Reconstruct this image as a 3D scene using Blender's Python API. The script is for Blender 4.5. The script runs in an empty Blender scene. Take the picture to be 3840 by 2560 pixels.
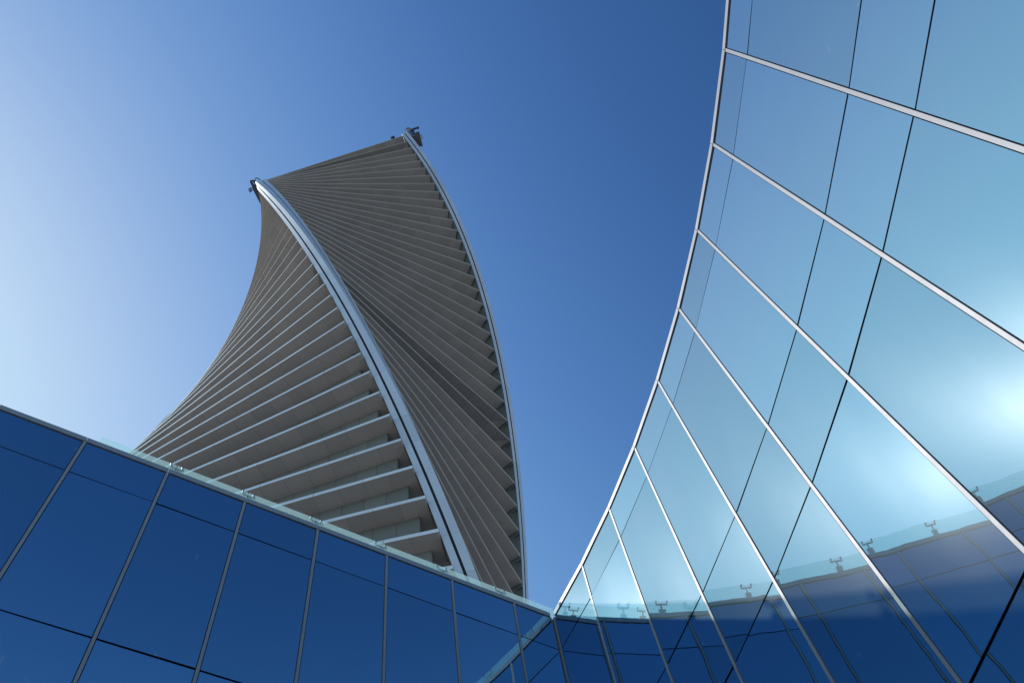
import bpy, math, random
from mathutils import Vector, Matrix
random.seed(7)
S = bpy.context.scene
COL = S.collection

# ------------------------------------------------------------------ camera
E1 = (0.96438, -0.26453, 0.0)
CAMZ = 1.6
UP = Vector((-409.2207, -1497.2527, 3134.8405)).normalized()   # direction of the zenith in camera space (x right, y down, z forward)
e1 = Vector((0, 0, 1)).cross(UP).normalized()
e2 = UP.cross(e1)
cam_d = bpy.data.cameras.new('camera')
cam = bpy.data.objects.new('camera', cam_d)
COL.objects.link(cam)
cam_d.sensor_width = 36.0
cam_d.lens = 3134.8405 / 3840 * 36
cam_d.clip_start = 0.1
cam_d.clip_end = 20000
cam.matrix_world = Matrix((
    (e1.x, -e1.y, -e1.z, 0),
    (e2.x, -e2.y, -e2.z, 0),
    (UP.x, -UP.y, -UP.z, CAMZ),
    (0, 0, 0, 1)))
S.camera = cam

# ------------------------------------------------------------------ sky and sun
SUN_AZ, SUN_EL = math.radians(168.0), math.radians(42.0)
W = bpy.data.worlds.new('World')
S.world = W
W.use_nodes = True
wn = W.node_tree.nodes
wl = W.node_tree.links
for n in list(wn):
    wn.remove(n)
sky = wn.new('ShaderNodeTexSky')
sky.sky_type = 'NISHITA'
sky.sun_disc = False
sky.sun_elevation = SUN_EL
sky.sun_rotation = math.pi / 2 - SUN_AZ
sky.altitude = 0
sky.air_density = 1.0
sky.dust_density = 0.25
sky.ozone_density = 3.0
bg = wn.new('ShaderNodeBackground')
bg.inputs['Strength'].default_value = 0.12
wo = wn.new('ShaderNodeOutputWorld')
# the phone's rendering of a clear sky: deeper blue away from the sun, soft roll-off towards it
def wv(op, a, b=None):
    n = wn.new('ShaderNodeVectorMath')
    n.operation = op
    wl.new(a, n.inputs[0])
    if hasattr(b, 'is_linked'):
        wl.new(b, n.inputs[1])
    elif b is not None:
        n.inputs[1].default_value = b
    return n.outputs[0]


q = wv('MULTIPLY', sky.outputs[0], (.12, .12, .12))
sp = wn.new('ShaderNodeSeparateXYZ')
cm = wn.new('ShaderNodeCombineXYZ')
wl.new(q, sp.inputs[0])
for i, pw in enumerate((3.8, 3.4, 3.5)):
    pn = wn.new('ShaderNodeMath')
    pn.operation = 'POWER'
    pn.inputs[1].default_value = pw
    wl.new(sp.outputs[i], pn.inputs[0])
    wl.new(pn.outputs[0], cm.inputs[i])
y = wv('MULTIPLY', cm.outputs[0], (700, 118, 45))
y = wv('DIVIDE', y, wv('ADD', wv('MULTIPLY', y, (1 / .61, 1 / .94, 1 / 1.1)), (1, 1, 1)))
y = wv('MULTIPLY', y, (1 / .12, 1 / .12, 1 / .12))
wl.new(y, bg.inputs[0])
wl.new(bg.outputs[0], wo.inputs[0])

sun_d = bpy.data.lights.new('sun', 'SUN')
sun_d.energy = 3.2
sun_d.angle = math.radians(0.53)
sun_d.color = (1.0, 0.95, 0.88)
sun = bpy.data.objects.new('sun', sun_d)
COL.objects.link(sun)
sdir = Vector((math.cos(SUN_AZ) * math.cos(SUN_EL), math.sin(SUN_AZ) * math.cos(SUN_EL), math.sin(SUN_EL)))
sun.rotation_euler = sdir.to_track_quat('Z', 'Y').to_euler()
sun.location = (0, 0, 60)

S.view_settings.view_transform = 'Standard'
S.view_settings.look = 'None'
S.view_settings.exposure = 0.0
S.view_settings.gamma = 1.0
S.render.engine = 'CYCLES'
S.cycles.max_bounces = 10
S.cycles.glossy_bounces = 6
S.cycles.transparent_max_bounces = 16


# ------------------------------------------------------------------ materials
def mat(name, col, rough=0.5, metal=0.0, spec=0.5):
    m = bpy.data.materials.new(name)
    m.use_nodes = True
    b = m.node_tree.nodes['Principled BSDF']
    b.inputs['Base Color'].default_value = (*col, 1)
    b.inputs['Roughness'].default_value = rough
    b.inputs['Metallic'].default_value = metal
    b.inputs['Specular IOR Level'].default_value = spec
    return m


def nd(m, t, **kw):
    n = m.node_tree.nodes.new(t)
    for k, v in kw.items():
        setattr(n, k, v)
    return n


def lk(m, a, b):
    m.node_tree.links.new(a, b)


def mottled(name, col, rough, amt=0.12, scale=1.5, metal=0.0, seam=None, seam_col=None, spec=0.5, coords='Object'):
    """paint or concrete with faint large mottling and streaks; seam=(du, dv, w) draws panel joints from the UV map"""
    m = mat(name, col, rough, metal, spec)
    b = m.node_tree.nodes['Principled BSDF']
    tc = nd(m, 'ShaderNodeTexCoord')
    nz = nd(m, 'ShaderNodeTexNoise')
    nz.inputs['Scale'].default_value = scale
    nz.inputs['Detail'].default_value = 6
    nz.inputs['Roughness'].default_value = 0.65
    lk(m, tc.outputs[coords], nz.inputs['Vector'])
    mr = nd(m, 'ShaderNodeMapRange')
    mr.inputs[1].default_value = 0.3
    mr.inputs[2].default_value = 0.7
    mr.inputs[3].default_value = 1 - amt
    mr.inputs[4].default_value = 1 + amt
    lk(m, nz.outputs[0], mr.inputs[0])
    mx = nd(m, 'ShaderNodeMix', data_type='RGBA', blend_type='MULTIPLY')
    mx.inputs['Factor'].default_value = 1
    mx.inputs[6].default_value = (*col, 1)
    lk(m, mr.outputs[0], mx.inputs[7])
    out = mx.outputs[2]
    rr = nd(m, 'ShaderNodeMapRange')
    rr.inputs[3].default_value = max(0, rough - .08)
    rr.inputs[4].default_value = rough + .08
    lk(m, nz.outputs[0], rr.inputs[0])
    lk(m, rr.outputs[0], b.inputs['Roughness'])
    if seam:
        du, dv, w = seam
        sep = nd(m, 'ShaderNodeSeparateXYZ')
        lk(m, tc.outputs['UV'], sep.inputs[0])
        masks = []
        for i, d in ((0, du), (1, dv)):
            if not d:
                continue
            dvn = nd(m, 'ShaderNodeMath', operation='DIVIDE')
            lk(m, sep.outputs[i], dvn.inputs[0])
            dvn.inputs[1].default_value = d
            fr = nd(m, 'ShaderNodeMath', operation='FRACT')
            lk(m, dvn.outputs[0], fr.inputs[0])
            ls = nd(m, 'ShaderNodeMath', operation='LESS_THAN')
            lk(m, fr.outputs[0], ls.inputs[0])
            ls.inputs[1].default_value = w / d
            masks.append(ls.outputs[0])
        k = masks[0]
        if len(masks) > 1:
            mxm = nd(m, 'ShaderNodeMath', operation='MAXIMUM')
            lk(m, masks[0], mxm.inputs[0])
            lk(m, masks[1], mxm.inputs[1])
            k = mxm.outputs[0]
        # every panel a hair different in tone
        fl = []
        for i, d in ((0, du or 1e6), (1, dv or 1e6)):
            dvn = nd(m, 'ShaderNodeMath', operation='DIVIDE')
            lk(m, sep.outputs[i], dvn.inputs[0])
            dvn.inputs[1].default_value = d
            f = nd(m, 'ShaderNodeMath', operation='FLOOR')
            lk(m, dvn.outputs[0], f.inputs[0])
            fl.append(f.outputs[0])
        cb = nd(m, 'ShaderNodeCombineXYZ')
        lk(m, fl[0], cb.inputs[0])
        lk(m, fl[1], cb.inputs[1])
        oi = nd(m, 'ShaderNodeObjectInfo')
        lk(m, oi.outputs['Random'], cb.inputs[2])
        wn_ = nd(m, 'ShaderNodeTexWhiteNoise')
        lk(m, cb.outputs[0], wn_.inputs['Vector'])
        vr = nd(m, 'ShaderNodeMapRange')
        vr.inputs[3].default_value = .93
        vr.inputs[4].default_value = 1.07
        lk(m, wn_.outputs['Value'], vr.inputs[0])
        m3 = nd(m, 'ShaderNodeMix', data_type='RGBA', blend_type='MULTIPLY')
        m3.inputs['Factor'].default_value = 1
        lk(m, out, m3.inputs[6])
        lk(m, vr.outputs[0], m3.inputs[7])
        m2 = nd(m, 'ShaderNodeMix', data_type='RGBA')
        lk(m, k, m2.inputs['Factor'])
        lk(m, m3.outputs[2], m2.inputs[6])
        m2.inputs[7].default_value = (*(seam_col or tuple(c * .35 for c in col)), 1)
        out = m2.outputs[2]
    lk(m, out, b.inputs['Base Color'])
    return m


def glass_facade(name, tint, rough=0.004, wave=0.0014):
    """coated curtain-wall glass: mirror-like, slightly uneven, with a thin film of dust"""
    m = mat(name, tint, rough, 1.0)
    nt = m.node_tree
    b = nt.nodes['Principled BSDF']
    out = nt.nodes['Material Output']
    tc = nd(m, 'ShaderNodeTexCoord')
    oi = nd(m, 'ShaderNodeObjectInfo')
    add = nd(m, 'ShaderNodeVectorMath', operation='MULTIPLY_ADD')
    lk(m, oi.outputs['Random'], add.inputs[0])
    add.inputs[1].default_value = (37, 11, 53)
    lk(m, tc.outputs['Object'], add.inputs[2])
    nz = nd(m, 'ShaderNodeTexNoise')
    nz.inputs['Scale'].default_value = 1.5
    nz.inputs['Detail'].default_value = 1.8
    nz.inputs['Roughness'].default_value = .4
    lk(m, add.outputs[0], nz.inputs['Vector'])
    bp = nd(m, 'ShaderNodeBump')
    bp.inputs['Strength'].default_value = 1.0
    bp.inputs['Distance'].default_value = wave
    lk(m, nz.outputs[0], bp.inputs['Height'])
    lk(m, bp.outputs[0], b.inputs['Normal'])
    # dust: a rough, pale lobe showing in blotches and vertical runs
    d = nd(m, 'ShaderNodeBsdfPrincipled')
    d.inputs['Base Color'].default_value = (.5, .6, .64, 1)
    d.inputs['Roughness'].default_value = .23
    d.inputs['Metallic'].default_value = .6
    mp = nd(m, 'ShaderNodeMapping')
    mp.inputs['Scale'].default_value = (1.6, 1.6, .5)
    lk(m, add.outputs[0], mp.inputs['Vector'])
    # every pane a hair different in tone
    pr = nd(m, 'ShaderNodeMapRange')
    pr.inputs[3].default_value = .89
    pr.inputs[4].default_value = 1.10
    lk(m, oi.outputs['Random'], pr.inputs[0])
    px = nd(m, 'ShaderNodeMix', data_type='RGBA', blend_type='MULTIPLY')
    px.inputs['Factor'].default_value = 1
    px.inputs[6].default_value = (*tint, 1)
    lk(m, pr.outputs[0], px.inputs[7])
    lk(m, px.outputs[2], b.inputs['Base Color'])
    n2 = nd(m, 'ShaderNodeTexNoise')
    n2.inputs['Scale'].default_value = .7
    n2.inputs['Detail'].default_value = 2.5
    lk(m, mp.outputs[0], n2.inputs['Vector'])
    r2 = nd(m, 'ShaderNodeMapRange')
    r2.inputs[1].default_value = .35
    r2.inputs[2].default_value = .8
    r2.inputs[3].default_value = .010
    r2.inputs[4].default_value = .016
    lk(m, n2.outputs[0], r2.inputs[0])
    ms = nd(m, 'ShaderNodeMixShader')
    lk(m, r2.outputs[0], ms.inputs[0])
    lk(m, b.outputs[0], ms.inputs[1])
    lk(m, d.outputs[0], ms.inputs[2])
    # thin film of dust that scatters sunlight widely
    vl = nd(m, 'ShaderNodeBsdfAnisotropic')
    vl.inputs['Color'].default_value = (.55, .85, 1.0, 1)
    vl.inputs['Roughness'].default_value = .46
    mv = nd(m, 'ShaderNodeMixShader')
    mv.inputs[0].default_value = .007
    lk(m, ms.outputs[0], mv.inputs[1])
    lk(m, vl.outputs[0], mv.inputs[2])
    # a few dried splashes and specks
    sp_ = nd(m, 'ShaderNodeMapping')
    sp_.inputs['Scale'].default_value = (7, 7, 3.2)
    lk(m, add.outputs[0], sp_.inputs['Vector'])
    n3 = nd(m, 'ShaderNodeTexNoise')
    n3.inputs['Scale'].default_value = 1.0
    n3.inputs['Detail'].default_value = 2
    lk(m, sp_.outputs[0], n3.inputs['Vector'])
    r3 = nd(m, 'ShaderNodeMapRange')
    r3.inputs[1].default_value = .735
    r3.inputs[2].default_value = .80
    r3.inputs[3].default_value = 0
    r3.inputs[4].default_value = .13
    lk(m, n3.outputs[0], r3.inputs[0])
    df = nd(m, 'ShaderNodeBsdfDiffuse')
    df.inputs[0].default_value = (.6, .62, .64, 1)
    m4 = nd(m, 'ShaderNodeMixShader')
    lk(m, r3.outputs[0], m4.inputs[0])
    lk(m, mv.outputs[0], m4.inputs[1])
    lk(m, df.outputs[0], m4.inputs[2])
    lk(m, m4.outputs[0], out.inputs['Surface'])
    return m


def balustrade_glass(name):
    m = bpy.data.materials.new(name)
    m.use_nodes = True
    nt = m.node_tree
    for n in list(nt.nodes):
        nt.nodes.remove(n)
    out = nd(m, 'ShaderNodeOutputMaterial')
    tr = nd(m, 'ShaderNodeBsdfTransparent')
    tr.inputs[0].default_value = (.84, .96, .965, 1)
    tl = nd(m, 'ShaderNodeBsdfTranslucent')
    tl.inputs[0].default_value = (.72, .91, .92, 1)
    df = nd(m, 'ShaderNodeBsdfDiffuse')
    df.inputs[0].default_value = (.72, .91, .92, 1)
    gl = nd(m, 'ShaderNodeBsdfGlossy')
    gl.inputs[0].default_value = (.8, .95, .93, 1)
    gl.inputs['Roughness'].default_value = .01
    a = nd(m, 'ShaderNodeMixShader')
    a.inputs[0].default_value = .3
    lk(m, tl.outputs[0], a.inputs[1])
    lk(m, df.outputs[0], a.inputs[2])
    b = nd(m, 'ShaderNodeMixShader')
    b.inputs[0].default_value = .26
    lk(m, tr.outputs[0], b.inputs[1])
    lk(m, a.outputs[0], b.inputs[2])
    fr = nd(m, 'ShaderNodeFresnel')
    fr.inputs[0].default_value = 1.5
    ge = nd(m, 'ShaderNodeNewGeometry')
    iv = nd(m, 'ShaderNodeMath', operation='SUBTRACT')
    iv.inputs[0].default_value = 1
    lk(m, ge.outputs['Backfacing'], iv.inputs[1])
    fm = nd(m, 'ShaderNodeMath', operation='MULTIPLY')
    lk(m, fr.outputs[0], fm.inputs[0])
    lk(m, iv.outputs[0], fm.inputs[1])
    c = nd(m, 'ShaderNodeMixShader')
    lk(m, fm.outputs[0], c.inputs[0])
    lk(m, b.outputs[0], c.inputs[1])
    lk(m, gl.outputs[0], c.inputs[2])
    lk(m, c.outputs[0], out.inputs[0])
    return m


M_GLASS = glass_facade('coated_glass', (.262, .435, .56))
M_ALU = mottled('satin_aluminium', (.26, .27, .305), .5, .06, 3, metal=.2)
M_COPE = mottled('aluminium_coping', (.26, .27, .305), .5, .08, 2, metal=.2)
M_BLACK = mat('black_gasket', (.008, .008, .012), .6)
M_BAL = balustrade_glass('aqua_balustrade_glass')
M_STEEL = mottled('dark_steel', (.10, .11, .12), .45, .1, 6, metal=.6)
M_BOLT = mat('stainless_bolt', (.42, .44, .46), .35, 1.0)
M_ROOFW = mottled('grey_roof_membrane', (.30, .30, .29), .8, .15, .6)
M_SOFF = mottled('grey_soffit_panels', (.425, .388, .365), .62, .05, .05, seam=(2.35, 0, .03), seam_col=(.25, .235, .22))
M_LIP = mottled('grey_lip_paint', (.375, .355, .34), .6, .05, .2)
M_SOFFD = mottled('dark_soffit_panels', (.27, .25, .24), .7, .1, .05, seam=(2.35, 0, .03), seam_col=(.09, .09, .09))
M_FASC = mottled('pale_fascia_panels', (.68, .71, .71), .42, .06, .2, metal=.15, seam=(4.7, 0, .05), seam_col=(.3, .32, .34))
M_WALLT = mottled('grey_wall_panels', (.185, .193, .185), .6, .08, .05, seam=(2.1, 0, .07), seam_col=(.10, .11, .10))
M_COLM = mottled('pale_column_cladding', (.52, .545, .60), .42, .05, .08, metal=.3, seam=(.95, 3.9, .035), seam_col=(.36, .39, .45))
M_SLIT = mat('shaded_slit', (.012, .013, .02), .6)  # near-black colour paints in the shade inside the pier grooves
M_CORE = mat('dark_core_glazing', (.012, .013, .014), .25)
M_EQUIP = mottled('painted_equipment', (.25, .27, .30), .5, .1, 3, metal=.2)
M_EQUIPD = mottled('dark_equipment', (.06, .065, .08), .5, .1, 3, metal=.3)
M_GROUND = mottled('pale_plaza_paving', (.34, .32, .29), .8, .12, .3, seam=None)


# ------------------------------------------------------------------ mesh helpers
class MB:
    def __init__(s):
        s.v, s.f, s.m, s.uv = [], [], [], []

    def face(s, pts, mi=0, uv=None):
        i = len(s.v)
        s.v += [tuple(p) for p in pts]
        s.f.append(tuple(range(i, i + len(pts))))
        s.m.append(mi)
        s.uv.append(uv or [(0.3, 0.3)] * len(pts))

    def hexa(s, b, t, mi=0):
        """b, t: four bottom and four top corners, both counterclockwise seen from above"""
        s.face([b[3], b[2], b[1], b[0]], mi)
        s.face(t, mi)
        for i in range(4):
            j = (i + 1) % 4
            s.face([b[i], b[j], t[j], t[i]], mi, [(0.3, 0), (.9, 0), (.9, 1), (.3, 1)])

    def box(s, c, ax, ay, az, hx, hy, hz, mi=0):
        c, ax, ay, az = Vector(c), Vector(ax), Vector(ay), Vector(az)
        P = lambda i, j, k: c + ax * hx * i + ay * hy * j + az * hz * k
        s.hexa([P(-1, -1, -1), P(1, -1, -1), P(1, 1, -1), P(-1, 1, -1)],
               [P(-1, -1, 1), P(1, -1, 1), P(1, 1, 1), P(-1, 1, 1)], mi)

    def bar(s, a, b, w, d=None, mi=0, up=(0, 0, 1)):
        a, b = Vector(a), Vector(b)
        z = (b - a)
        L = z.length
        z.normalize()
        x = z.cross(Vector(up))
        if x.length < 1e-4:
            x = z.cross(Vector((1, 0, 0)))
        x.normalize()
        y = z.cross(x)
        s.box((a + b) / 2, x, y, z, w / 2, (d or w) / 2, L / 2, mi)

    def cyl(s, a, b, r, n=10, mi=0, r2=None):
        a, b = Vector(a), Vector(b)
        z = (b - a).normalized()
        x = z.orthogonal().normalized()
        y = z.cross(x)
        r2 = r if r2 is None else r2
        A = [a + (x * math.cos(t) + y * math.sin(t)) * r for t in [2 * math.pi * i / n for i in range(n)]]
        Bq = [b + (x * math.cos(t) + y * math.sin(t)) * r2 for t in [2 * math.pi * i / n for i in range(n)]]
        s.face(A[::-1], mi)
        s.face(Bq, mi)
        for i in range(n):
            j = (i + 1) % n
            s.face([A[i], A[j], Bq[j], Bq[i]], mi)

    def build(s, name, mats, parent=None, origin=(0, 0, 0), recalc=False):
        o = Vector(origin)
        me = bpy.data.meshes.new(name)
        me.from_pydata([tuple(Vector(p) - o) for p in s.v], [], s.f)
        for m in (mats if isinstance(mats, (list, tuple)) else [mats]):
            me.materials.append(m)
        me.polygons.foreach_set('material_index', s.m)
        ul = me.uv_layers.new(name='UVMap')
        k = 0
        for u in s.uv:
            for p in u:
                ul.data[k].uv = p
                k += 1
        me.update()
        ob = bpy.data.objects.new(name, me)
        COL.objects.link(ob)
        ob.location = o
        if parent:
            ob.parent = parent
            ob.matrix_parent_inverse = Matrix.Identity(4)
            ob.location = o - parent_loc(parent)
        return ob


def parent_loc(p):
    l = Vector(p.location)
    while p.parent:
        p = p.parent
        l += Vector(p.location)
    return l


def empty(name, loc=(0, 0, 0)):
    e = bpy.data.objects.new(name, None)
    e.location = loc
    COL.objects.link(e)
    return e


def tag(o, label=None, cat=None, group=None, kind=None):
    if label:
        o['label'] = label
    if cat:
        o['category'] = cat
    if group:
        o['group'] = group
    if kind:
        o['kind'] = kind


# ------------------------------------------------------------------ ground
g = MB()
g.face([(-6000, -6000, 0), (6000, -6000, 0), (6000, 6000, 0), (-6000, 6000, 0)])
tag(g.build('ground', M_GROUND), kind='structure')

# ------------------------------------------------------------------ the two glass walls
CH = .115                      # height of the coping
H = 13.65                      # coping above the eye
ZT = H + CAMZ
PW = 0.1098936 * H             # bay width
X0 = Vector((-0.0520926, 0.9822421)) * H      # inner corner
AL = 3.91911859                # heading of the straight wall, away from the corner
HB, TURN = -0.928831486, -0.0535886           # heading and turn per bay of the curved wall
CORNER_GAP = 0.0737815 * H
JOINTS = [1.0, .925, .692, .590, .358, .258, .026, None]


def dirv(a):
    return Vector((math.cos(a), math.sin(a)))


left_nodes = [X0.copy()]
for i in range(14):
    left_nodes.append(X0 + dirv(AL) * (CORNER_GAP + i * PW))
right_nodes = [X0.copy()]
p, h = X0.copy(), HB
for i in range(14):
    p = p + dirv(h) * PW
    right_nodes.append(p.copy())
    h += TURN


def curtain_wall(nodes, inward_sign, name, label, bal_range, skip_first):
    """nodes: plan points along the glass; inward_sign: side on which the camera stands"""
    root = empty(name, (nodes[0].x, nodes[0].y, 0))
    tag(root, label, 'building')
    N = len(nodes) - 1
    nrm = []
    for i in range(N):
        t = (nodes[i + 1] - nodes[i]).normalized()
        nrm.append(Vector((-t.y, t.x)) * inward_sign)
    v3 = lambda p2, z: Vector((p2.x, p2.y, z))
    FW, FD = .025, .012       # half width and depth of a mullion cap
    # backing: dark framework behind the joints
    b = MB()
    for i in range(N):
        a, c, n = nodes[i], nodes[i + 1], nrm[i]
        a1, c1 = a - n * .05, c - n * .05
        q = [v3(a1, 0), v3(c1, 0), v3(c1, ZT - .05), v3(a1, ZT - .05)]
        b.face(q if inward_sign < 0 else q[::-1])
    b.build('backing_frame', M_BLACK, root, origin=(nodes[0].x, nodes[0].y, 0))
    # panes
    zs = [CAMZ + H * j if j is not None else .12 for j in JOINTS]
    zs[0] = ZT - .132
    gap = [.012, .011, .016, .016, .016, .016, .016, .0]
    for i in range(N):
        a, c, n = nodes[i], nodes[i + 1], nrm[i]
        t = (c - a).normalized()
        e0 = FW + .014 if not (i == 0) else .05
        a1, c1 = a + t * e0, c - t * (FW + .014)
        for k in range(len(zs) - 1):
            z1, z0 = zs[k] - gap[k], zs[k + 1] + gap[k + 1]
            mb = MB()
            mid = (a1 + c1) / 2
            zm = (z0 + z1) / 2
            w2, h2 = (c1 - a1).length / 2, (z1 - z0) / 2
            ti = random.gauss(0, .0026)
            tj = random.gauss(0, .0017)

            def P(u, w, dpt):
                q = mid + t * (u * w2) + n * (dpt + u * w2 * ti + w * h2 * tj)
                return v3(q, zm + w * h2)
            F = [P(-1, -1, 0), P(1, -1, 0), P(1, 1, 0), P(-1, 1, 0)]
            K = [P(-1, -1, -.02), P(1, -1, -.02), P(1, 1, -.02), P(-1, 1, -.02)]
            if inward_sign > 0:
                F, K = F[::-1], K[::-1]
            mb.face(F[::1])
            mb.face(K[::-1])
            for q in range(4):
                r_ = (q + 1) % 4
                mb.face([F[r_], F[q], K[q], K[r_]], 1)
            mb.build('glass_pane', [M_GLASS, M_BLACK], root, origin=v3(mid, zm))
    # mullion caps
    for i in range(0 if not skip_first else 1, N + 1):
        n = (nrm[min(i, N - 1)] + nrm[max(i - 1, 0)]).normalized()
        t = Vector((-n.y, n.x))
        mb = MB()
        c = nodes[i]
        fw = FW if i else .05
        mb.box(v3(c + n * (FD / 2 - .02), (ZT - CH) / 2), (t.x, t.y, 0), (n.x, n.y, 0), (0, 0, 1), fw, FD / 2 + .02, (ZT - CH) / 2)
        mb.build('mullion', M_ALU, root, origin=(c.x, c.y, 0))
    # coping in bay lengths with open joints
    cp = MB()
    for i in range(N):
        a, c, n = nodes[i], nodes[i + 1], nrm[i]
        t = (c - a).normalized()
        n0 = (nrm[max(i - 1, 0)] + n).normalized() if i else n
        n1 = (nrm[min(i + 1, N - 1)] + n).normalized()
        PR = .022
        A0, C0 = a + n0 * PR + t * .004, c + n1 * PR - t * .004
        A1, C1 = a - n0 * .30 + t * .004, c - n1 * .30 - t * .004
        if i == 0:
            A0 = a + t * .09 + n * PR
        z0, z1 = ZT - CH, ZT
        bb = [v3(A1, z0), v3(C1, z0), v3(C0, z0), v3(A0, z0)]
        tt = [v3(A1, z1), v3(C1, z1), v3(C0, z1), v3(A0, z1)]
        if inward_sign < 0:
            bb, tt = bb, tt
        else:
            bb, tt = bb[::-1], tt[::-1]
        # order must be counterclockwise from above
        area = sum(bb[q].x * bb[(q + 1) % 4].y - bb[(q + 1) % 4].x * bb[q].y for q in range(4))
        if area < 0:
            bb, tt = bb[::-1], tt[::-1]
        cp.hexa(bb, tt)
    cp.build('coping', M_COPE, root, origin=(nodes[0].x, nodes[0].y, ZT))
    # roof behind the coping
    rf = MB()
    for i in range(N):
        n0 = (nrm[max(i - 1, 0)] + nrm[i]).normalized()
        n1 = (nrm[min(i + 1, N - 1)] + nrm[i]).normalized()
        a, c = nodes[i] - n0 * .31, nodes[i + 1] - n1 * .31
        a2, c2 = nodes[i] - n0 * 7, nodes[i + 1] - n1 * 7
        q = [v3(a, ZT - .12), v3(c, ZT - .12), v3(c2, ZT - .12), v3(a2, ZT - .12)]
        ar = sum(q[k].x * q[(k + 1) % 4].y - q[(k + 1) % 4].x * q[k].y for k in range(4))
        rf.face(q if ar > 0 else q[::-1])
    rf.build('roof', M_ROOFW, root, origin=(nodes[0].x, nodes[0].y, ZT))
    # balustrade: glass panels on steel posts, set back from the edge
    SB, BH = .62, 1.09
    i0, i1 = bal_range
    off = .14                 # the panel joints stand a little beside the mullions
    pts, nn = [], []
    for i in range(i0, i1 + 1):
        j = min(i, N - 1)
        n = (nrm[max(j - 1, 0)] + nrm[j]).normalized() if 0 < j else nrm[j]
        t = (nodes[min(i + 1, N)] - nodes[max(min(i, N - 1), 0)]).normalized()
        base = nodes[i] - n * SB
        if i == 0:
            base = nodes[0] - nrm[0] * SB + t * (SB * -.95)
        pts.append(base - t * (off if i > 0 else 0))
        nn.append(n)
    for k in range(len(pts) - 1):
        a, c = pts[k], pts[k + 1]
        t = (c - a).normalized()
        n = Vector((-t.y, t.x)) * inward_sign
        a1, c1 = a + t * .008, c - t * .008
        mb = MB()
        cc = (a1 + c1) / 2
        mb.box(v3(cc, ZT + BH / 2 - .03), (t.x, t.y, 0), (n.x, n.y, 0), (0, 0, 1), (c1 - a1).length / 2, .009, BH / 2 - .02)
        mb.build('balustrade_panel', M_BAL, root, origin=v3(cc, ZT))
    for k in range(0 if i0 > 0 else 1, len(pts) - 1):
        a, n = pts[k], nn[k]
        t = Vector((-n.y, n.x))
        T, Nn, Z = Vector((t.x, t.y, 0)), Vector((n.x, n.y, 0)), Vector((0, 0, 1))
        base = v3(a - n * .34, ZT - .12)
        mb = MB()
        top = v3(a - n * .07, ZT + .92)
        mid = v3(a - n * .25, ZT + .50)
        mb.bar(base, mid, .055, .14, up=T)
        mb.bar(mid, v3(a - n * .12, ZT + .90), .05, .12, up=T)
        po = mb.build('balustrade_post', M_STEEL, root, origin=base)
        mb = MB()
        mb.cyl(v3(a - n * .14, ZT + .80), v3(a - n * .06, ZT + 1.0), .018, 8)
        arm = v3(a - n * .06, ZT + 1.0)
        mb.bar(arm - T * .115, arm + T * .115, .024, .03)
        for s_ in (-1, 1):
            mb.cyl(arm + T * .115 * s_ - Z * .02, arm + T * .115 * s_ + Nn * .045 + Z * .03, .017, 8)
        mb.build('spider_fitting', M_STEEL, po, origin=arm)
        for s_ in (-1, 1):
            mb = MB()
            q = arm + T * .115 * s_ + Z * .03
            mb.cyl(q + Nn * .035, q + Nn * .080, .021, 12)
            mb.build('bolt', M_BOLT, po, origin=q)
    return root


curtain_wall(left_nodes, 1, 'glass_building',
             'straight dark blue mirror glass wing crossing the lower left in front of the tower', (0, 7), True)
curtain_wall(right_nodes, -1, 'glass_building',
             'concave pale glass wing curving overhead on the right, reflecting the bright sky', (0, 13), False)

# ------------------------------------------------------------------ the twisted tower
FH = 3.9
ZN, CX, CY, PH, TW = 53.3705, -7.640, 15.727, -0.8666642, 0.0448
R0 = 6.82696


def ang(s):
    return PH + 4.49007404e-02 * s - 2.9e-05 * s * s


axis = Vector((CX * FH, CY * FH, 0))
tower = empty('twisted_tower', axis)
tag(tower, 'grey skyscraper twisting as it rises, with thin projecting floor slabs between pale corner piers', 'tower')


def tp(s, k, t, n, z=None):
    """point in the frame of face k at floor level s (counted down from the roof); t along the face, n outward, in floor heights"""
    a = ang(s) - k * math.pi / 2 - math.pi / 4
    nx, ny = math.cos(a), math.sin(a)
    tx, ty = math.sin(a), -math.cos(a)
    return Vector(((CX + t * tx + n * nx) * FH, (CY + t * ty + n * ny) * FH,
                   CAMZ + (ZN - s) * FH if z is None else z))


TA, TB, NA, NBc = -4.83, 4.22, 4.86, 5.24   # slab edge, ends of an edge at the two piers, pier faces


def edge_n(s, k):
    """how far the slab edge stands out at its two ends (it leaves the pier nearly flush)"""
    w = min(1, max(0, (s - 21) / 13))
    w = w * w * (3 - 2 * w)
    return (4.84, 5.17) if k in (0, 2) else (4.83 + .21 * w, 4.93 + .25 * w)


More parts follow.
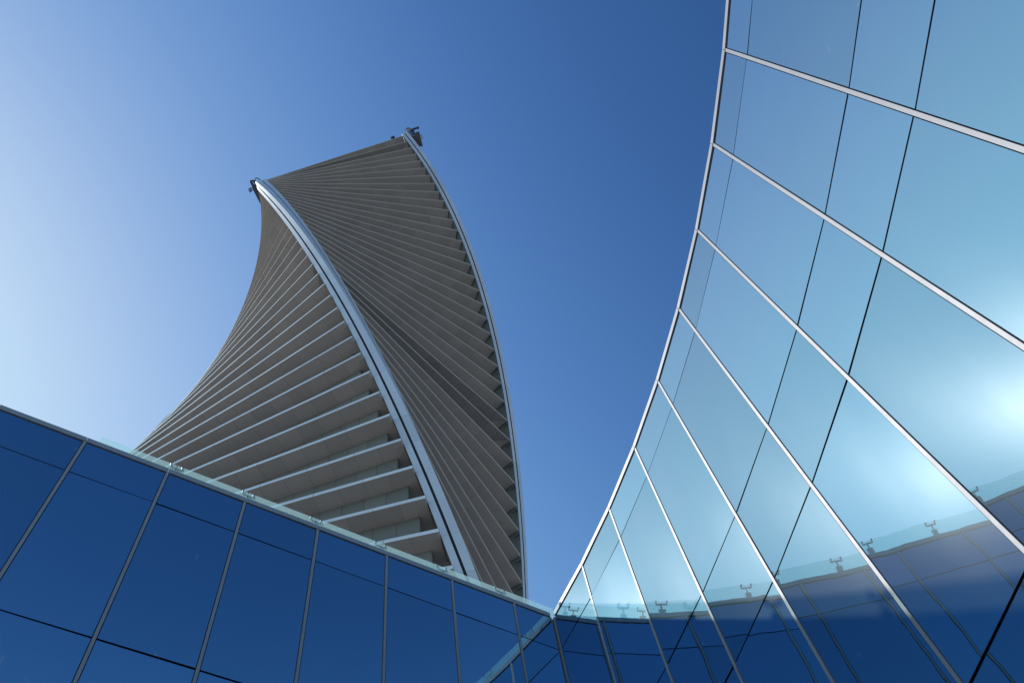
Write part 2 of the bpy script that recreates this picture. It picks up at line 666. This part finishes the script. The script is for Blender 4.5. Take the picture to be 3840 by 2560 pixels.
DARK = {1, 25, 26}
BOT = 53
FT = .055
for s in range(0, BOT + 1):
    zc = CAMZ + (ZN - s) * FH
    zb, zt = zc - FT * FH + .006, zc + FT * FH * .8
    mb = MB()
    out = []
    for k in range(4):
        ea, eb = edge_n(s, k)
        out += [(k, TA + .02, ea - .02), (k, TB - .02, eb - .02), (k, TB - .02, -TA - .02)]
    low = [tp(s, k, t, n, zb) for k, t, n in out]
    top = [tp(s, k, t, n, zt) for k, t, n in out]
    NI = 3.9
    for k in range(4):
        # soffit: one piece per face, mitred at the corners
        ea, eb = edge_n(s, k)
        q = [(TA + .02, ea - .02), (TB - .02, eb - .02), (TB - .02, 4.81), (edge_n(s, (k + 1) % 4)[0] - .02, 4.81), (NI, NI), (-NI, NI)]
        mb.face([tp(s, k, t, n, zb) for t, n in q], 1 if s in DARK and k in (0, 2) else 0, [(t * FH, n * FH) for t, n in q])
    mb.face(list(reversed(low)) if False else [tp(s, k, -NI, NI, zb + .0) for k in range(4)][::-1], 0)
    mb.face(top[::-1] if False else list(reversed(top)), 0)
    for i in range(len(low)):
        j = (i + 1) % len(low)
        mb.face([low[i], low[j], top[j], top[i]], 0)
    c = Vector((axis.x, axis.y, zc))
    slab = mb.build('floor_slab' if s else 'roof_slab', [M_SOFF, M_SOFFD], tower, origin=c)
    fb = MB()
    for k in range(4):
        thin = k in (0, 2)        # these two faces end in a thin lip that leans outwards
        z0, z1 = zc - FT * FH, zc + (FT if not thin else -.012) * FH
        ea, eb = edge_n(s, k)
        dn = .045 if thin else 0
        mi = 1 if thin else 0
        q0, q1 = tp(s, k, TA, ea - dn, z0), tp(s, k, TB, eb - dn, z0)
        u0, u1 = tp(s, k, TA, ea, z1), tp(s, k, TB, eb, z1)
        i0, i1 = tp(s, k, TA, ea - dn - .018, z0), tp(s, k, TB, eb - dn - .018, z0)
        j0, j1 = tp(s, k, TA, ea - .018, z1), tp(s, k, TB, eb - .018, z1)
        L = (q1 - q0).length
        fb.face([q1, q0, u0, u1], mi, [(L, .5), (0, .5), (0, .9), (L, .9)])
        fb.face([i0, i1, j1, j0], 2)
        fb.face([q0, q1, i1, i0], 2)
        fb.face([u0, j0, j1, u1], mi)
        fb.face([q0, i0, j0, u0], 2)
        fb.face([q1, u1, j1, i1], 2)
    fb.build('fascia', [M_FASC, M_LIP, M_SOFFD if s in DARK else M_SOFF], slab, origin=c)
    if 12 <= s <= 42:
        # small spotlight on a rod under the soffit, beside the pier
        lb = MB()
        zz = zb - .26 * FH
        lb.bar(tp(s, 0, -4.78, 4.80, zz), tp(s, 0, -4.78, 4.62, zz), .11)
        lb.bar(tp(s, 0, -4.78, 4.72, zz), tp(s, 0, -4.835, 4.72, zz), .09)
        a_ = tp(s, 0, -4.78, 4.81, zz)
        lb.box(a_, (1, 0, 0), (0, 1, 0), (0, 0, 1), .13, .13, .11)
        lb.build('spotlight', M_EQUIPD, slab, origin=a_)
    if s < BOT:
        wb = MB()
        z0, z1 = zc - FH + FT * FH, zb - .01
        for k in range(4):
            wn_ = 4.22 if k in (0, 2) else 4.28 + .32 * min(1, max(0, (s - 24) / 8))
            q = [(-4.57, wn_), (4.02, wn_), (4.02, wn_ - .12), (-4.57, wn_ - .12)]
            b4 = [tp(s + .0, k, t, n, z0) for t, n in q]
            t4 = [tp(s + .0, k, t, n, z1) for t, n in q]
            for i in range(4):
                j = (i + 1) % 4
                L = (b4[j] - b4[i]).length
                wb.face([b4[j], b4[i], t4[i], t4[j]], 0, [(L, .1), (0, .1), (0, .9), (L, .9)])
        wb.build('storey_wall', M_WALLT, tower, origin=Vector((axis.x, axis.y, zc)))
# dark glazed core behind the walls
cb = MB()
st = 2
for i in range((BOT) * st):
    s0, s1 = i / st + .02, (i + 1) / st + .02
    for k in range(4):
        a0, b0 = tp(s0, k, -4.0, 4.0), tp(s0, k, 4.0, 4.0)
        a1, b1 = tp(s1, k, -4.0, 4.0), tp(s1, k, 4.0, 4.0)
        cb.face([a1, a0, b0, b1])
cb.build('glazed_core', M_CORE, tower, origin=axis)
# four corner piers with a dark slit down the middle of each outer face
for k in range(4):
    # section in the frame of face k, near its +t end; walking round the pier
    w = .024
    dp = .06
    tm = (TB + NA) / 2
    nm = 5.02
    tq = 4.50
    sec = [(TB, -TA), (TB, NBc), (tq - w, NBc), (tq - w, NBc - dp), (tq + w, NBc - dp), (tq + w, NBc), (NA, NBc),
           (NA, nm + w * 1.3), (NA - dp, nm + w * 1.3), (NA - dp, nm - w * 1.3), (NA, nm - w * 1.3), (NA, -TA)]
    if k == 1:                # this pier sits back behind the slab ends
        sec = [(t - .38, n - .22) for t, n in sec]
    slit = {0: 2, 11: 2, 2: 1, 3: 1, 4: 1, 7: 1, 8: 1, 9: 1}
    mb = MB()
    S0, S1, n_ = -.3, BOT + .3, 160
    prev = None
    for i in range(n_ + 1):
        s = S0 + (S1 - S0) * i / n_
        ring = [tp(s, k, t, n) for t, n in sec]
        if prev:
            for a in range(len(sec)):
                b = (a + 1) % len(sec)
                d = math.hypot(sec[a][0] - sec[b][0], sec[a][1] - sec[b][1]) * FH
                mb.face([ring[a], ring[b], prev[b], prev[a]], slit.get(a, 0),
                        [(.2, -s * FH), (.2 + d, -s * FH), (.2 + d, -sp * FH), (.2, -sp * FH)])
        else:
            mb.face(ring[::-1], 0)
        prev, sp = ring, s
    mb.build('corner_pier', [M_COLM, M_SLIT, M_WALLT], tower, origin=tp(0, k, tm, nm, 0))

# ------------------------------------------------------------------ maintenance equipment on the roof corners
def rp(k, t, n, up):
    """point at roof level, up metres above the roof slab"""
    v = tp(0, k, t, n)
    return Vector((v.x, v.y, v.z + up))


def slab_poly(mb, pts, k, u0, u1, mi=0):
    lo = [rp(k, t, n, u0) for t, n in pts]
    hi = [rp(k, t, n, u1) for t, n in pts]
    ar = sum(lo[i].x * lo[(i + 1) % len(lo)].y - lo[(i + 1) % len(lo)].x * lo[i].y for i in range(len(lo)))
    if ar < 0:
        lo, hi = lo[::-1], hi[::-1]
    mb.face(lo[::-1], mi)
    mb.face(hi, mi)
    for i in range(len(lo)):
        j = (i + 1) % len(lo)
        mb.face([lo[i], lo[j], hi[j], hi[i]], mi)


# jib crane standing on the far pier
o = rp(0, -5.18, 4.78, .9)
cr = empty('roof_crane', o)
tag(cr, 'small grey jib crane standing on top of the right pier of the twisted tower', 'crane')
mb = MB()
mb.cyl(rp(0, -5.18, 4.78, .9), rp(0, -5.18, 4.78, 4.2), .62, 12)
mb.cyl(rp(0, -5.18, 4.78, 4.2), rp(0, -5.18, 4.78, 4.9), .85, 12)
mb.build('pedestal', M_EQUIP, cr, origin=o)
mb = MB()
a_, b_ = rp(0, -5.26, 4.76, 5.0), rp(0, -5.82, 4.73, 5.1)
mb.bar(a_, b_, .34, .30)
mb.bar(rp(0, -5.0, 4.72, 5.1), a_, .5, .4)
for f_ in (.2, .45, .7):
    c_ = a_.lerp(b_, f_)
    mb.box(c_, (1, 0, 0), (0, 1, 0), (0, 0, 1), .24, .24, .22)
mb.build('jib', M_EQUIPD, cr, origin=a_)
mb = MB()
mb.cyl(b_ - Vector((0, 0, .45)), b_ + Vector((0, 0, .35)), .33, 10)
mb.build('pulley_head', M_EQUIPD, cr, origin=b_)

# hanging platform outside the same corner
o = rp(0, -5.6, 4.5, 0)
pl = empty('hanging_platform', o)
tag(pl, 'dark slatted work platform hanging beside the right pier at the top of the tower', 'platform')
mb = MB()
P4 = [(-5.22, 4.62), (-5.92, 4.60), (-5.86, 4.05), (-5.80, 3.45), (-5.22, 4.10)]
n_ = 9
for i in range(n_):
    f0, f1 = i / n_, (i + .88) / n_
    L_ = lambda f: (-5.22 + 0 * f, 4.62 + (3.95 - 4.62) * f)
    R_ = lambda f: (-5.86 + .11 * f, 4.67 + (3.80 - 4.67) * f)
    slab_poly(mb, [L_(f0), R_(f0), R_(f1), L_(f1)], 0, -.25, -.05)
mb.build('slatted_deck', mottled('brown_deck_boards', (.10, .085, .075), .7, .25, 2), pl, origin=o)
mb = MB()
for f_ in (0, .25, .5, .75, 1):
    t_, q_ = -5.86 + .11 * f_, 4.67 + (3.80 - 4.67) * f_
    mb.bar(rp(0, t_, q_, -.3), rp(0, t_, q_, 1.2), .14)
for h_ in (.1, .65, 1.2):
    mb.bar(rp(0, -5.86, 4.67, h_), rp(0, -5.75, 3.80, h_), .11)
    mb.bar(rp(0, -5.86, 4.67, h_), rp(0, -5.30, 4.66, h_), .11)
mb.build('guard_rail', M_EQUIPD, pl, origin=o)
mb = MB()
mb.bar(rp(0, -5.46, 4.72, -.2), rp(0, -5.46, 4.72, 3.2), .45)
mb.box(rp(0, -5.46, 4.72, 3.3), (1, 0, 0), (0, 1, 0), (0, 0, 1), .42, .42, .45)
mb.build('hoist_motor', M_EQUIPD, pl, origin=o)
mb = MB()
for q_ in (4.45, 4.28):
    mb.box(rp(0, -5.93, q_, -.1), (1, 0, 0), (0, 1, 0), (0, 0, 1), .16, .16, .5)
mb.build('roller', M_BOLT, pl, origin=o)

# cradle over the edge beside the near pier
o = rp(1, -4.9, 5.2, 0)
cg = empty('window_cleaning_cradle', o)
tag(cg, 'dark tubular cleaning cradle projecting over the left top corner of the tower', 'cradle')
mb = MB()
slab_poly(mb, [(-5.08, 4.95), (-5.03, 5.24), (-3.70, 5.20), (-3.75, 5.02)], 1, -.30, -.05)
mb.build('deck', M_EQUIPD, cg, origin=o)
mb = MB()
A1_, A2_ = (-5.40, 5.17), (-5.02, 5.17)
B1_, B2_ = (-5.34, 4.93), (-5.02, 4.93)
for u_ in (-.1, 1.0):
    for p_, q_ in ((A1_, A2_), (B1_, B2_), (A1_, B1_), (A2_, B2_)):
        mb.bar(rp(1, *p_, u_), rp(1, *q_, u_), .22)
for f_ in (.33, .66):
    p_ = (A1_[0] + (A2_[0] - A1_[0]) * f_, A1_[1])
    q_ = (B1_[0] + (B2_[0] - B1_[0]) * f_, B1_[1])
    mb.bar(rp(1, *p_, .0), rp(1, *q_, .0), .16)
for p_ in (A1_, A2_, B1_, B2_):
    mb.bar(rp(1, *p_, -.2), rp(1, *p_, 1.1), .2)
mb.bar(rp(1, *A2_, 1.0), rp(1, *B1_, 0), .14)
mb.build('guard_frame', M_EQUIPD, cg, origin=o)
mb = MB()
mb.bar(rp(1, -5.42, 4.94, 1.0), rp(1, -5.43, 4.80, 1.3), .22)
mb.bar(rp(1, -5.43, 4.80, 1.3), rp(1, -5.22, 4.62, 1.3), .20)
mb.build('hook_arm', M_EQUIPD, cg, origin=o)
mb = MB()
for q_ in ((-5.02, 5.33), (-4.84, 5.33), (-4.82, 5.46), (-5.0, 5.46)):
    mb.bar(rp(1, *q_, -.6), rp(1, *q_, .4), .12)
for u_ in (-.6, .4):
    r_ = [(-5.02, 5.33), (-4.84, 5.33), (-4.82, 5.46), (-5.0, 5.46)]
    for i in range(4):
        mb.bar(rp(1, *r_[i], u_), rp(1, *r_[(i + 1) % 4], u_), .12)
    mb.bar(rp(1, -4.93, 5.33, u_), rp(1, -4.91, 5.46, u_), .1)
mb.build('basket', M_EQUIPD, cg, origin=o)

# vent box on the roof edge
o = rp(0, -4.18, 4.95, .3)
vt = MB()
slab_poly(vt, [(-4.32, 4.98), (-4.32, 4.84), (-4.08, 4.84), (-4.08, 4.98)], 0, .25, .95)
v_ = vt.build('roof_vent', M_EQUIPD, None, origin=o)
tag(v_, 'small dark box vent on the roof edge just left of the crane', 'vent')
